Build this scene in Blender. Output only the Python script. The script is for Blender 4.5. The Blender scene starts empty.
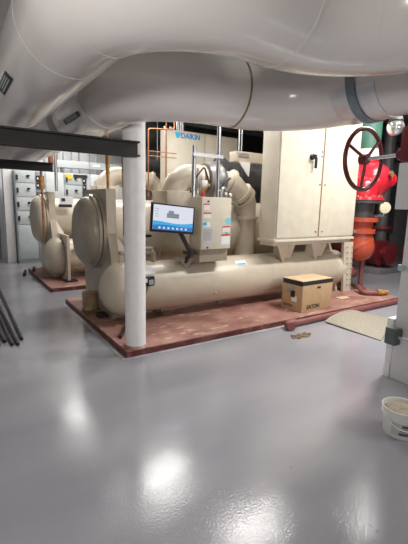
import bpy, bmesh, math, random
from mathutils import Vector, Matrix
PI = math.pi
random.seed(7)
S = bpy.context.scene
COL = S.collection

# ------------------------------------------------------------------ materials
def mat(name, col, rough=.5, metal=0., vary=.06, scale=6., bump=0., bscale=40., col2=None, thr=None, coat=0., emit=None, estr=0.):
    m = bpy.data.materials.new(name); m.use_nodes = True
    nt = m.node_tree; N = nt.nodes; L = nt.links
    b = N['Principled BSDF']
    b.inputs['Roughness'].default_value = rough
    b.inputs['Metallic'].default_value = metal
    if coat:
        b.inputs['Coat Weight'].default_value = coat
        b.inputs['Coat Roughness'].default_value = .12
    tc = N.new('ShaderNodeTexCoord')
    nz = N.new('ShaderNodeTexNoise'); nz.inputs['Scale'].default_value = scale
    nz.inputs['Detail'].default_value = 5.
    L.new(tc.outputs['Object'], nz.inputs['Vector'])
    rp = N.new('ShaderNodeValToRGB')
    a = rp.color_ramp.elements
    c1 = col
    if col2 is None:
        lo = [max(0, c * (1 - vary)) for c in c1]; hi = [min(1, c * (1 + vary)) for c in c1]
        a[0].position = .3; a[1].position = .7
    else:
        lo, hi = c1, col2
        t = thr or (.45, .6)
        a[0].position, a[1].position = t
    a[0].color = (*lo, 1); a[1].color = (*hi, 1)
    L.new(nz.outputs['Fac'], rp.inputs['Fac'])
    L.new(rp.outputs['Color'], b.inputs['Base Color'])
    if bump:
        n2 = N.new('ShaderNodeTexNoise'); n2.inputs['Scale'].default_value = bscale
        L.new(tc.outputs['Object'], n2.inputs['Vector'])
        bp = N.new('ShaderNodeBump'); bp.inputs['Strength'].default_value = bump
        bp.inputs['Distance'].default_value = .01
        L.new(n2.outputs['Fac'], bp.inputs['Height'])
        L.new(bp.outputs['Normal'], b.inputs['Normal'])
    if emit:
        b.inputs['Emission Color'].default_value = (*emit, 1)
        b.inputs['Emission Strength'].default_value = estr
    return m

M = {}
M['beige'] = mat('beige_paint', (.55, .485, .385), .38, bump=.03, bscale=60)
M['beige_cab'] = mat('cabinet_paint', (.64, .59, .48), .36, bump=.02, bscale=90)
M['beige_dark'] = mat('shaded_beige_paint', (.29, .245, .19), .33, col2=(.40, .345, .27), thr=(.35, .7), scale=3.)  # darker beige, carries the shade on head, end plate and feet as colour
M['pvc'] = mat('pvc_jacket', (.72, .68, .655), .2, vary=.04, scale=1.6, bump=.05, bscale=5, coat=.35)
M['white_paint'] = mat('white_paint', (.80, .79, .78), .45, vary=.05, scale=9, bump=.25, bscale=45)
M['white_wall'] = mat('wall_paint', (.74, .74, .75), .6, bump=.08)
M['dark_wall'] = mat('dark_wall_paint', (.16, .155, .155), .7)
M['ceil'] = mat('ceiling_paint', (.35, .35, .35), .8)
M['black'] = mat('black_steel', (.016, .015, .015), .6, vary=.3, bump=.05)
M['black_plastic'] = mat('black_plastic', (.018, .018, .02), .35)
M['rubber'] = mat('dark_insulation', (.055, .053, .053), .5, vary=.2)
M['galv'] = mat('galvanised_steel', (.62, .64, .66), .34, metal=.85, vary=.12, scale=30)
M['shield'] = mat('saddle_sheet_metal', (.72, .74, .76), .3, metal=.7, vary=.15, scale=9)
M['strap'] = mat('blue_grey_strap_paint', (.17, .215, .25), .5, vary=.15, scale=25)
M['mcc'] = mat('grey_cabinet_paint', (.46, .50, .52), .42)
M['mcc2'] = mat('pale_grey_cabinet_paint', (.56, .59, .61), .42)
M['mcc_dark'] = mat('grey_trim_paint', (.26, .28, .29), .45)
M['copper'] = mat('copper_conduit', (.36, .15, .07), .42, metal=.4, vary=.3, scale=14)
M['brass'] = mat('rusty_fitting', (.42, .23, .08), .5, metal=.3, vary=.3, scale=20)
M['red'] = mat('bright_red_paint', (.62, .018, .035), .26, coat=.3)
M['orange'] = mat('orange_red_paint', (.42, .065, .03), .4)
M['dark_red'] = mat('dark_red_paint', (.13, .012, .015), .32)
M['pipe_red'] = mat('brown_red_paint', (.20, .07, .065), .5, vary=.25, scale=12)
M['green'] = mat('green_pipe_paint', (.05, .14, .10), .4)
M['bolt'] = mat('bolt_steel', (.45, .43, .40), .4, metal=.7)
M['card'] = mat('cardboard', (.50, .335, .19), .8, vary=.07, scale=9, bump=.05)
M['card_top'] = mat('cardboard_top', (.58, .42, .26), .75, vary=.06, scale=9)
M['tape'] = mat('black_print', (.02, .02, .024), .4)
M['white_lbl'] = mat('white_label', (.80, .80, .80), .5)
M['grey_lbl'] = mat('grey_label', (.52, .53, .54), .5)
M['red_lbl'] = mat('red_print', (.60, .06, .05), .5)
M['cyan'] = mat('cyan_print', (.18, .60, .75), .5)
M['logo'] = mat('logo_blue', (.0, .23, .56), .4)
M['logo2'] = mat('logo_light_blue', (.0, .48, .78), .4)
M['yellow'] = mat('yellow_paint', (.72, .52, .04), .5)
M['sticker'] = mat('dark_green_sticker', (.012, .03, .027), .5)
M['glue'] = mat('brown_glue_seam', (.25, .15, .07), .6, vary=.3, scale=20)
M['seam'] = mat('jacket_seam', (.42, .40, .385), .3)
M['barrel'] = mat('brown_drum_paint', (.24, .165, .09), .55, col2=(.34, .25, .14), scale=10)
M['bucket'] = mat('bucket_plastic', (.74, .73, .70), .4, vary=.05, scale=10)
M['bucket_fill'] = mat('dried_cement', (.42, .35, .27), .9, vary=.25, scale=18, bump=.8, bscale=30)
M['debris'] = mat('rust_debris', (.16, .10, .05), .9, vary=.5, scale=40, bump=.8)
M['gauge'] = mat('gauge_face', (.62, .55, .40), .4)
M['chrome'] = mat('polished_steel', (.75, .75, .75), .12, metal=.9)
M['elbox'] = mat('grey_box_paint', (.10, .115, .11), .5)
M['steel_rod'] = mat('dark_steel_rod', (.045, .045, .05), .35, metal=.5, vary=.3)
M['panel_w'] = mat('pier_paint', (.66, .66, .66), .42, vary=.04, scale=3, bump=.05)
M['dot'] = mat('green_dot_sticker', (.12, .40, .16), .5)

def pad_material():
    m = mat('red_pad_paint', (.235, .095, .075), .62, col2=(.40, .235, .19), thr=(.32, .72), scale=3.2, bump=.25, bscale=30)
    nt = m.node_tree; N = nt.nodes; L = nt.links
    b = N['Principled BSDF']
    old = b.inputs['Base Color'].links[0].from_socket
    tc = [n for n in N if n.type == 'TEX_COORD'][0]
    mp = N.new('ShaderNodeMapping'); mp.inputs['Scale'].default_value = (5, 16, 9)
    L.new(tc.outputs['Object'], mp.inputs['Vector'])
    n = N.new('ShaderNodeTexNoise'); n.inputs['Scale'].default_value = 1.; n.inputs['Detail'].default_value = 8
    L.new(mp.outputs['Vector'], n.inputs['Vector'])
    r = N.new('ShaderNodeValToRGB'); r.color_ramp.elements[0].position = .60; r.color_ramp.elements[1].position = .68
    L.new(n.outputs['Fac'], r.inputs['Fac'])
    mx = N.new('ShaderNodeMix'); mx.data_type = 'RGBA'
    L.new(r.outputs['Color'], mx.inputs[0]); L.new(old, mx.inputs[6]); mx.inputs[7].default_value = (.52, .36, .27, 1)
    L.new(mx.outputs[2], b.inputs['Base Color'])
    return m
M['pad'] = pad_material()
M['pad_edge'] = mat('dark_red_kerb_paint', (.11, .022, .022), .5, col2=(.20, .07, .06), scale=9)

def floor_material():
    m = bpy.data.materials.new('epoxy_floor'); m.use_nodes = True
    nt = m.node_tree; N = nt.nodes; L = nt.links; b = N['Principled BSDF']
    tc = N.new('ShaderNodeTexCoord')
    n1 = N.new('ShaderNodeTexNoise'); n1.inputs['Scale'].default_value = .9; n1.inputs['Detail'].default_value = 6
    mp = N.new('ShaderNodeMapping'); mp.inputs['Scale'].default_value = (.35, 1.3, 1); mp.inputs['Rotation'].default_value = (0, 0, .12)
    L.new(tc.outputs['Object'], mp.inputs['Vector']); L.new(mp.outputs['Vector'], n1.inputs['Vector'])
    r1 = N.new('ShaderNodeValToRGB')
    r1.color_ramp.elements[0].position = .3; r1.color_ramp.elements[0].color = (.255, .255, .285, 1)
    r1.color_ramp.elements[1].position = .75; r1.color_ramp.elements[1].color = (.33, .33, .355, 1)
    L.new(n1.outputs['Fac'], r1.inputs['Fac'])
    # scattered dark specks
    n2 = N.new('ShaderNodeTexNoise'); n2.inputs['Scale'].default_value = 7; n2.inputs['Detail'].default_value = 3
    L.new(tc.outputs['Object'], n2.inputs['Vector'])
    r2 = N.new('ShaderNodeValToRGB'); r2.color_ramp.elements[0].position = .73; r2.color_ramp.elements[1].position = .78
    L.new(n2.outputs['Fac'], r2.inputs['Fac'])
    mx = N.new('ShaderNodeMix'); mx.data_type = 'RGBA'; mx.inputs[7].default_value = (.16, .16, .17, 1)
    L.new(r2.outputs['Color'], mx.inputs[0]); L.new(r1.outputs['Color'], mx.inputs[6])
    L.new(mx.outputs[2], b.inputs['Base Color'])
    n3 = N.new('ShaderNodeTexNoise'); n3.inputs['Scale'].default_value = 2.2; n3.inputs['Detail'].default_value = 4
    L.new(mp.outputs['Vector'], n3.inputs['Vector'])
    mr = N.new('ShaderNodeMapRange'); mr.inputs[1].default_value = .3; mr.inputs[2].default_value = .7
    mr.inputs[3].default_value = .12; mr.inputs[4].default_value = .24
    L.new(n3.outputs['Fac'], mr.inputs[0]); L.new(mr.outputs[0], b.inputs['Roughness'])
    n4 = N.new('ShaderNodeTexNoise'); n4.inputs['Scale'].default_value = 75
    L.new(tc.outputs['Object'], n4.inputs['Vector'])
    n5 = N.new('ShaderNodeTexNoise'); n5.inputs['Scale'].default_value = 3
    L.new(tc.outputs['Object'], n5.inputs['Vector'])
    ad = N.new('ShaderNodeMath'); ad.operation = 'MULTIPLY_ADD'; ad.inputs[1].default_value = .35
    L.new(n4.outputs['Fac'], ad.inputs[0]); L.new(n5.outputs['Fac'], ad.inputs[2])
    bp = N.new('ShaderNodeBump'); bp.inputs['Strength'].default_value = .16; bp.inputs['Distance'].default_value = .012
    L.new(ad.outputs[0], bp.inputs['Height']); L.new(bp.outputs['Normal'], b.inputs['Normal'])
    b.inputs['Specular IOR Level'].default_value = .55
    return m
M['floor'] = floor_material()

def mesh_mat():
    m = mat('tan_tread_plate', (.43, .39, .31), .6, vary=.1, scale=8)
    nt = m.node_tree; N = nt.nodes; L = nt.links; b = N['Principled BSDF']
    tc = [n for n in N if n.type == 'TEX_COORD'][0]
    mp = N.new('ShaderNodeMapping'); mp.inputs['Rotation'].default_value = (0, 0, PI / 4); mp.inputs['Scale'].default_value = (40, 40, 40)
    L.new(tc.outputs['Object'], mp.inputs['Vector'])
    ck = N.new('ShaderNodeTexChecker'); ck.inputs['Scale'].default_value = 1.
    ck.inputs[1].default_value = (.35, .315, .25, 1); ck.inputs[2].default_value = (.21, .19, .15, 1)
    L.new(mp.outputs['Vector'], ck.inputs['Vector'])
    L.new(ck.outputs['Color'], b.inputs['Base Color'])
    bp = N.new('ShaderNodeBump'); bp.inputs['Strength'].default_value = .5; bp.inputs['Distance'].default_value = .006
    L.new(ck.outputs['Fac'], bp.inputs['Height']); L.new(bp.outputs['Normal'], b.inputs['Normal'])
    return m
M['tread'] = mesh_mat()
M['floor_line'] = mat('pale_floor_border_paint', (.42, .42, .43), .4, col2=(.33, .33, .35), scale=5)

def screen_mat(name, col, s):
    m = bpy.data.materials.new(name); m.use_nodes = True
    b = m.node_tree.nodes['Principled BSDF']
    b.inputs['Base Color'].default_value = (.02, .02, .02, 1); b.inputs['Roughness'].default_value = .2
    b.inputs['Emission Color'].default_value = (*col, 1); b.inputs['Emission Strength'].default_value = s
    return m
M['scr'] = screen_mat('lit_screen_white', (.80, .84, .95), .72)
M['scr_wave'] = screen_mat('lit_screen_blue', (.05, .45, .85), .75)
M['scr_deep'] = screen_mat('lit_screen_deep_blue', (.03, .22, .60), .7)
M['scr_ink'] = screen_mat('lit_screen_grey', (.30, .33, .36), .6)

# ------------------------------------------------------------------ mesh builder
def frame(d):
    d = Vector(d).normalized()
    a = Vector((0, 0, 1)) if abs(d.z) < .9 else Vector((1, 0, 0))
    u = d.cross(a).normalized(); v = d.cross(u).normalized()
    return u, v

class MB:
    def __init__(self): self.bm = bmesh.new()
    def _new(self, verts, faces, smooth):
        vs = [self.bm.verts.new(v) for v in verts]
        for f in faces:
            try:
                fc = self.bm.faces.new([vs[i] for i in f]); fc.smooth = smooth
            except ValueError: pass
        return vs
    def box(self, x0, x1, y0, y1, z0, z1, bev=0., m4=None):
        b = bmesh.new()
        bmesh.ops.create_cube(b, size=1)
        for v in b.verts:
            v.co = Vector(((x0 + x1) / 2 + v.co.x * (x1 - x0), (y0 + y1) / 2 + v.co.y * (y1 - y0), (z0 + z1) / 2 + v.co.z * (z1 - z0)))
        if bev: bmesh.ops.bevel(b, geom=b.edges[:], offset=bev, segments=2, affect='EDGES', profile=.6)
        if m4 is not None: bmesh.ops.transform(b, matrix=m4, verts=b.verts)
        self._merge(b); return self
    def _merge(self, b):
        b.verts.index_update()
        vs = [self.bm.verts.new(v.co) for v in b.verts]
        for f in b.faces:
            fc = self.bm.faces.new([vs[v.index] for v in f.verts]); fc.smooth = f.smooth
        b.free()
    def tube(self, pts, r, seg=20, caps=True, radii=None):
        pts = [Vector(p) for p in pts]; n = len(pts)
        rings = []; u = None
        for i, p in enumerate(pts):
            d = (pts[min(i + 1, n - 1)] - pts[max(i - 1, 0)]).normalized()
            if u is None: u, v = frame(d)
            else:
                u = (u - d * u.dot(d)).normalized(); v = d.cross(u).normalized()
            rr = radii[i] if radii else r
            rings.append([p + (u * math.cos(2 * PI * k / seg) + v * math.sin(2 * PI * k / seg)) * rr for k in range(seg)])
        verts = [q for R in rings for q in R]
        faces = [(i * seg + k, i * seg + (k + 1) % seg, (i + 1) * seg + (k + 1) % seg, (i + 1) * seg + k) for i in range(n - 1) for k in range(seg)]
        vs = self._new(verts, faces, True)
        if caps:
            for ring in (vs[:seg], vs[-seg:]):
                try: self.bm.faces.new(ring)
                except ValueError: pass
        return self
    def cyl(self, a, b, r, seg=24, r2=None):
        return self.tube([a, b], r, seg, radii=[r, r if r2 is None else r2])
    def lathe(self, o, d, prof, seg=36):
        o = Vector(o); d = Vector(d).normalized(); u, v = frame(d)
        verts = []; faces = []; n = len(prof)
        for (t, r) in prof:
            for k in range(seg):
                a = 2 * PI * k / seg
                verts.append(o + d * t + (u * math.cos(a) + v * math.sin(a)) * max(r, 1e-4))
        for i in range(n - 1):
            for k in range(seg):
                faces.append((i * seg + k, i * seg + (k + 1) % seg, (i + 1) * seg + (k + 1) % seg, (i + 1) * seg + k))
        vs = self._new(verts, faces, True)
        for ring in (vs[:seg], vs[-seg:]):
            try: self.bm.faces.new(ring)
            except ValueError: pass
        return self
    def prism(self, poly, d, o=(0, 0, 0)):
        d = Vector(d); o = Vector(o); n = len(poly)
        A = [Vector(p) + o for p in poly]; B = [p + d for p in A]
        faces = [tuple(range(n)), tuple(range(2 * n - 1, n - 1, -1))] + [(i, (i + 1) % n, n + (i + 1) % n, n + i) for i in range(n)]
        self._new(A + B, faces, False); return self
    def ball(self, c, r, sx=1, sy=1, sz=1, seg=20):
        b = bmesh.new(); bmesh.ops.create_uvsphere(b, u_segments=seg, v_segments=seg // 2, radius=r)
        for v in b.verts: v.co = Vector((c[0] + v.co.x * sx, c[1] + v.co.y * sy, c[2] + v.co.z * sz))
        for f in b.faces: f.smooth = True
        self._merge(b); return self
    def build(self, name, material, parent=None, origin=None):
        bm = self.bm
        bmesh.ops.recalc_face_normals(bm, faces=bm.faces[:])
        if parent is not None: o = Vector(parent['_o'])
        else: o = Vector(origin) if origin is not None else base_of(bm)
        for v in bm.verts: v.co -= o
        me = bpy.data.meshes.new(name); bm.to_mesh(me); bm.free()
        me.set_sharp_from_angle(angle=math.radians(34))
        me.materials.append(M[material] if isinstance(material, str) else material)
        ob = bpy.data.objects.new(name, me); COL.objects.link(ob)
        if parent is not None:
            ob.parent = parent; ob['_o'] = parent['_o']
        else:
            ob.location = o; ob['_o'] = tuple(o)
        return ob

def base_of(bm):
    xs = [v.co for v in bm.verts]
    lo = Vector((min(c.x for c in xs), min(c.y for c in xs), min(c.z for c in xs)))
    hi = Vector((max(c.x for c in xs), max(c.y for c in xs), max(c.z for c in xs)))
    return Vector(((lo.x + hi.x) / 2, (lo.y + hi.y) / 2, lo.z))

def tag(o, label, cat, group=None):
    o['label'] = label; o['category'] = cat
    if group: o['group'] = group
    return o
def empty(name, loc, label, cat, group=None):
    o = bpy.data.objects.new(name, None); COL.objects.link(o); o.location = loc; o['_o'] = tuple(loc)
    o.empty_display_size = .1
    return tag(o, label, cat, group)
def struct(o):
    o['kind'] = 'structure'; return o
def lab(o, text):
    o['label'] = text; return o
def arc(c, a, b, n=12):
    """quarter arc in the plane spanned by a and b (vectors from the centre): from c+a to c+b"""
    c = Vector(c); a = Vector(a); b = Vector(b)
    return [c + a * math.cos(t) + b * math.sin(t) for t in (PI / 2 * i / n for i in range(n + 1))]
def round_path(pts, r, n=10):
    pts = [Vector(p) for p in pts]; out = [pts[0]]
    for i in range(1, len(pts) - 1):
        p, q, s = pts[i - 1], pts[i], pts[i + 1]
        a = (p - q).normalized(); b = (s - q).normalized()
        if a.angle(b) > PI - .01:
            out.append(q); continue
        ang = a.angle(b); rr = r[i - 1] if isinstance(r, (list, tuple)) else r
        t = rr / math.tan(ang / 2)
        c = q + (a + b).normalized() * (rr / math.sin(ang / 2))
        s0 = q + a * t - c; s1 = q + b * t - c
        tot = s0.angle(s1)
        for k in range(n + 1):
            f = k / n
            out.append(c + (s0 * math.sin((1 - f) * tot) + s1 * math.sin(f * tot)) / math.sin(tot))
    out.append(pts[-1]); return out
def ring_at(path, f):
    """point and tangent at fraction f of a polyline"""
    L = [0.]
    for i in range(len(path) - 1): L.append(L[-1] + (path[i + 1] - path[i]).length)
    t = f * L[-1]
    for i in range(len(path) - 1):
        if L[i + 1] >= t:
            k = (t - L[i]) / max(1e-6, L[i + 1] - L[i])
            d = (path[i + 1] - path[i]).normalized()
            return path[i] + (path[i + 1] - path[i]) * k, d
    return path[-1], (path[-1] - path[-2]).normalized()
def text_mesh(txt, size, material, parent, origin_pt, right, up, bold=0., name='lettering', shear=0., depth=.002, align='LEFT'):
    cu = bpy.data.curves.new(name, 'FONT'); cu.body = txt; cu.size = size; cu.offset = bold; cu.shear = shear
    cu.extrude = depth; cu.align_x = align; cu.resolution_u = 3
    tmp = bpy.data.objects.new('tmp_text', cu); COL.objects.link(tmp)
    dg = bpy.context.evaluated_depsgraph_get(); dg.update()
    me = bpy.data.meshes.new_from_object(tmp.evaluated_get(dg))
    bpy.data.objects.remove(tmp)
    r = Vector(right).normalized(); u = Vector(up).normalized(); n = r.cross(u)
    m = Matrix((( r.x, u.x, n.x, 0), (r.y, u.y, n.y, 0), (r.z, u.z, n.z, 0), (0, 0, 0, 1)))
    po = Vector(parent['_o'])
    me.transform(Matrix.Translation(Vector(origin_pt) - po) @ m)
    me.materials.clear(); me.materials.append(M[material]); me.name = name
    ob = bpy.data.objects.new(name, me); COL.objects.link(ob); ob.parent = parent; ob['_o'] = parent['_o']
    return ob

def rod(name, a, b, r, m, parent, seg=12): return MB().cyl(a, b, r, seg).build(name, m, parent)

# ------------------------------------------------------------------ room shell
struct(MB().box(-3, 13, -4.5, 11.6, -.2, 0).build('floor', 'floor', origin=(0, 0, 0)))
struct(MB().box(-3, 13, -4.5, 11.6, 4.3, 4.5).build('ceiling', 'ceil'))
struct(MB().box(-3, 13, 11.6, 11.8, -.2, 4.5).build('wall_back', 'white_wall'))
struct(MB().box(-3, 13, -4.7, -4.5, -.2, 4.5).build('wall_front', 'white_wall'))
struct(MB().box(-3.2, -3, -4.7, 11.8, -.2, 4.5).build('wall_left', 'white_wall'))
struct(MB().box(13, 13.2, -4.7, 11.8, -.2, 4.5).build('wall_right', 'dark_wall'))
# doorway at far left: a black panel stands in for the dark opening
d = MB().box(.05, 1.02, 11.54, 11.6, 0, 2.05).build('door_dark_opening', 'black'); struct(d)
MB().box(.0, .05, 11.53, 11.6, 0, 2.1).box(1.02, 1.07, 11.53, 11.6, 0, 2.1).box(0, 1.07, 11.53, 11.6, 2.05, 2.1).build('door_frame', 'mcc_dark', d)
# near pier at right
pier = MB().box(3.40, 3.85, 1.28, 1.90, 0, 4.3, .006).build('trim_1', 'panel_w'); struct(pier)
# painted post beside the doorway
struct(MB().box(1.13, 1.33, 10.75, 10.95, 0, 4.3, .01).build('trim_2', 'white_paint'))

# ------------------------------------------------------------------ column
col = empty('column', (1.566, 3.69, .07), 'round white painted column standing on the front corner of the red pad', 'column')
MB().tube([(1.566, 3.69, .07), (1.566, 3.69, 1.56)], .108, 32).build('shaft', 'white_paint', col)
MB().tube([(1.566, 3.69, 1.56), (1.566, 3.69, 4.3)], .111, 32).build('upper_shaft', 'white_paint', col)
MB().lathe((1.566, 3.69, .07), (0, 0, 1), [(0, .13), (.012, .13), (.03, .112)]).build('base_collar', 'pad', col)

# ------------------------------------------------------------------ pads
def pad(x0, x1, y0, y1, label, cut=None, group=None):
    poly = [(x0, y0, 0), (x1, y0, 0), (x1 + (cut or 0), y1, 0), (x0, y1, 0)]
    p = MB().prism(poly, (0, 0, .07)).build('equipment_pad', 'pad')
    tag(p, label, 'equipment pad', None)
    e = MB().prism([(x0 - .006, y0 - .006, .0), (x1, y0 - .006, .0), (x1, y0 - .006, .06), (x0 - .006, y0 - .006, .06)], (0, .004, 0))
    e.prism([(x0 - .006, y0 - .006, .0), (x0 - .006, y1, .0), (x0 - .006, y1, .06), (x0 - .006, y0 - .006, .06)], (.004, 0, 0))
    lab(e.build('painted_edge', 'pad_edge', p), 'dark red painted pad edge')
    return p
pad(1.42, 6.42, 3.585, 6.12, 'worn red painted concrete pad under the near chiller, white column and cardboard box', .75)
pad(1.38, 6.60, 6.98, 9.35, 'red painted concrete pad under the farther chiller at the left')

struct(MB().box(1.365, 1.41, 3.53, 6.1, 0, .003).box(1.41, 6.3, 3.53, 3.575, 0, .003).build('trim_3', 'floor_line'))
# ------------------------------------------------------------------ chillers
def sub_bolts(parent, pts, axis, r=.016, h=.02, m='bolt'):
    first = None; ax = Vector(axis).normalized()
    for p in pts:
        p = Vector(p)
        if first is None:
            first = MB().lathe(p, ax, [(0, r), (h, r), (h + .004, r * .7)], 6).build('bolt', m, parent); p0 = p
        else:
            c = first.copy(); COL.objects.link(c); c.parent = parent; c.location = p - p0
def circle_pts(c, r, n, axis='x', ph=0):
    out = []
    for k in range(n):
        a = 2 * PI * k / n + ph
        out.append((c[0], c[1] + r * math.cos(a), c[2] + r * math.sin(a)))
    return out

def dome_prof(L, R, n=12, p=2.0):
    """from apex to rim along the axis"""
    out = []
    for i in range(n + 1):
        a = PI / 2 * i / n
        out.append((L * (1 - math.cos(a) ** (2 / p) if p != 2 else L * 0 + 1 - math.cos(a)) if p != 2 else L * (1 - math.cos(a)), R * math.sin(a)))
    return out

def chiller(P, label):
    ey, ez, eR, er = P['ey'], P['ez'], P['eR'], P['er']
    cy, cz, cR, cr = P['cy'], P['cz'], P['cR'], P['cr']
    x0, x1 = P['x0'], P['x1']
    t = empty('chiller', (x0 + .4, (ey + cy) / 2, .07), label, 'chiller', )
    # lower vessel
    xf = x0 + .37
    xm = P.get('xm', 4.62)
    sh = MB().cyl((xf, ey, ez), (xm, ey, ez), er, 48).cyl((xm, ey, ez - .005), (x1, ey, ez - .005), er * .955, 48)
    lab(sh.build('evaporator_shell', 'beige', t), 'long lower beige tank')
    h = MB().lathe((x0, ey, ez), (1, 0, 0), dome_prof(.30, eR) + [(.33, eR)], 40).build('evaporator_head', 'beige', t)
    fl = MB().lathe((x0 + .33, ey, ez), (1, 0, 0), [(0, eR + .035), (.035, eR + .035), (.035, eR + .035), (.045, eR + .035), (.08, eR + .035)], 40).build('evaporator_flange', 'beige', t)
    sub_bolts(fl, circle_pts((x0 + .33, ey, ez), eR + .018, 26), (-1, 0, 0), .013, .022)
    MB().lathe((x1 - .02, ey, ez), (1, 0, 0), [(0, er * .9), (.06, er * .9), (.2, er * .75), (.26, .05)], 36).build('evaporator_end', 'beige', t)
    # upper vessel
    ch = MB().lathe((P['cx0'], cy, cz), (1, 0, 0), [(0, .0), (.006, cR * .35), (.02, cR * .62), (.04, cR * .79), (.065, cR * .87), (.10, cR * .945), (.14, cR * .985), (.18, cR)], 48)
    ch.build('condenser_head', 'beige_dark' if P['worn'] else 'beige', t)  # near head takes the darker beige, its shade put into the paint
    cf = MB().lathe((P['cx0'] + .17, cy, cz), (1, 0, 0), [(0, cR - .03), (0, cR + .025), (.035, cR + .03), (.038, cR + .005), (.05, cR + .005), (.052, cR + .04), (.10, cR + .04)], 48)
    cfl = cf.build('condenser_flange', 'beige_dark' if P['worn'] else 'beige', t)
    xe = P['cx0'] + .265
    lab(MB().cyl((xe, cy, cz), (x1, cy, cz), cr, 48).build('condenser_shell', 'beige', t), 'long upper beige tank')
    MB().lathe((x1, cy, cz), (1, 0, 0), [(0, cr + .08), (.1, cr + .08), (.1, cr), (.3, cr * .7), (.34, .06)], 36).build('condenser_end', 'beige', t)
    # end plates: a polygon in the YZ plane
    z0 = .072; top = 1.76
    poly = [(0, cy + cR + .06, z0), (0, cy + cR + .06, top), (0, cy - cR - .03, top), (0, cy - cR - .03, cz + .02), (0, ey - .0 + .12, ez + er + .06), (0, ey + .10, z0)]
    ep = MB().prism(poly, (.115, 0, 0), (xe, 0, 0)).build('end_plate', 'beige_dark' if P['worn'] else 'beige', t)
    # face strip in lighter beige, painted as the plate's lit front edge, running down to the lower vessel
    e = MB()
    y0 = cy - cR - .035
    e.prism([(xe - .005, y0, top), (xe + .12, y0, top), (xe + .12, y0, cz), (xe - .005, y0, cz)], (0, .03, 0))
    e.prism([(xe - .005, y0, cz), (xe + .12, y0, cz), (xe + .24, ey + .15, ez + er + .10), (xe + .11, ey + .15, ez + er + .10)], (0, .03, 0))
    e.build('gusset', 'beige', t)
    MB().prism([(0, cy + cr, z0), (0, cy + cr, top), (0, cy - cr * .9, top), (0, ey, ez + er), (0, ey - .2, z0)], (.05, 0, 0), (x1 - .12, 0, 0)).build('end_plate', 'beige', t)
    for xx in P['feet']:
        MB().box(xx, xx + .10, ey + .10, cy + .3, z0, ez - er * .8).build('saddle_foot', 'beige_dark', t)  # dark beige paints in the shadow under the shell
    # compressor on top
    cx, ky, kz, s = P['kx'], P['ky'], P['kz'], P['ks']
    MB().box(cx - .46 * s, cx - .02 * s, ky - .24 * s, ky + .24 * s, cz + cr * .7, kz - .02 * s, .01).build('suction_box', 'beige', t)
    r = .19 * s
    path = [Vector((cx - .24 * s, ky, kz - .2 * s))] + [Vector((cx + .08 * s, ky, kz - .12 * s)) + Vector((-.32 * s * math.cos(a), 0, .32 * s * math.sin(a))) for a in [PI / 2 * i / 10 for i in range(11)]] + [Vector((cx + .2 * s, ky, kz + .2 * s))]
    MB().tube(path, r, 28).build('suction_elbow', 'beige', t)
    mz = kz + .17 * s
    MB().lathe((cx + .14 * s, ky, mz), (1, 0, 0), [(0, .16 * s), (0, .2 * s), (.05 * s, .2 * s), (.05 * s, .16 * s), (.08 * s, .16 * s), (.08 * s, .215 * s), (.12 * s, .215 * s)], 32).build('suction_flange', 'beige', t)
    cc = MB().lathe((cx + .26 * s, ky, mz), (1, 0, 0), [(0, .17 * s), (.03 * s, .25 * s), (.10 * s, .27 * s), (.16 * s, .29 * s), (.24 * s, .29 * s), (.26 * s, .24 * s), (.34 * s, .22 * s), (.40 * s, .16 * s)], 32).build('compressor_casing', 'galv' if not P['worn'] else M['compr'], t)
    sub_bolts(cc, circle_pts((cx + .25 * s + .16 * s, ky, mz), .262 * s, 18), (-1, 0, 0), .014, .03)
    # discharge
    dx = P['dx']; dy = ky - .05
    pth = round_path([(cx + .6 * s, ky, mz - .02), (cx + .78 * s, dy, mz - .02), (dx, dy, mz - .30), (dx, dy, ez + er * .8)], [.12, .14], 8)
    MB().tube(pth, .172, 28).build('discharge_pipe', 'beige', t)
    for f in (.12, .30, .36, .58):
        p, dd = ring_at(pth, f)
        MB().lathe(p - dd * .025, dd, [(0, .17), (0, .215), (.05, .215), (.05, .17)], 28).build('pipe_coupling', 'beige', t)
    MB().cyl((cx - .22 * s, ky + .55, cz + cr * .8), (cx - .22 * s, ky + .55, kz + .1), .06, 16).build('vent_pipe', 'beige', t)
    return t

M['compr'] = mat('grey_casting', (.25, .24, .235), .42, metal=.5, vary=.2, scale=12)

c1 = chiller(dict(ey=4.64, ez=.49, eR=.355, er=.335, cy=5.40, cz=1.18, cR=.485, cr=.45, x0=1.50, x1=5.95, cx0=1.425, worn=True,  # worn flag picks the shaded beige and the grey compressor casting
                  feet=(2.3, 3.4, 5.2), kx=3.0, ky=5.08, kz=1.79, ks=1.0, dx=4.10),
             'near beige chiller of two stacked tanks standing on the large red pad')
c2 = chiller(dict(ey=7.95, ez=.50, eR=.385, er=.34, cy=8.76, cz=1.20, cR=.485, cr=.44, x0=1.45, x1=6.0, cx0=1.40, worn=False,
                  feet=(2.3, 3.4, 5.2), kx=3.1, ky=8.4, kz=1.95, ks=1.05, dx=4.3),
             'farther beige chiller at the left in front of the grey switchgear')

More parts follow.
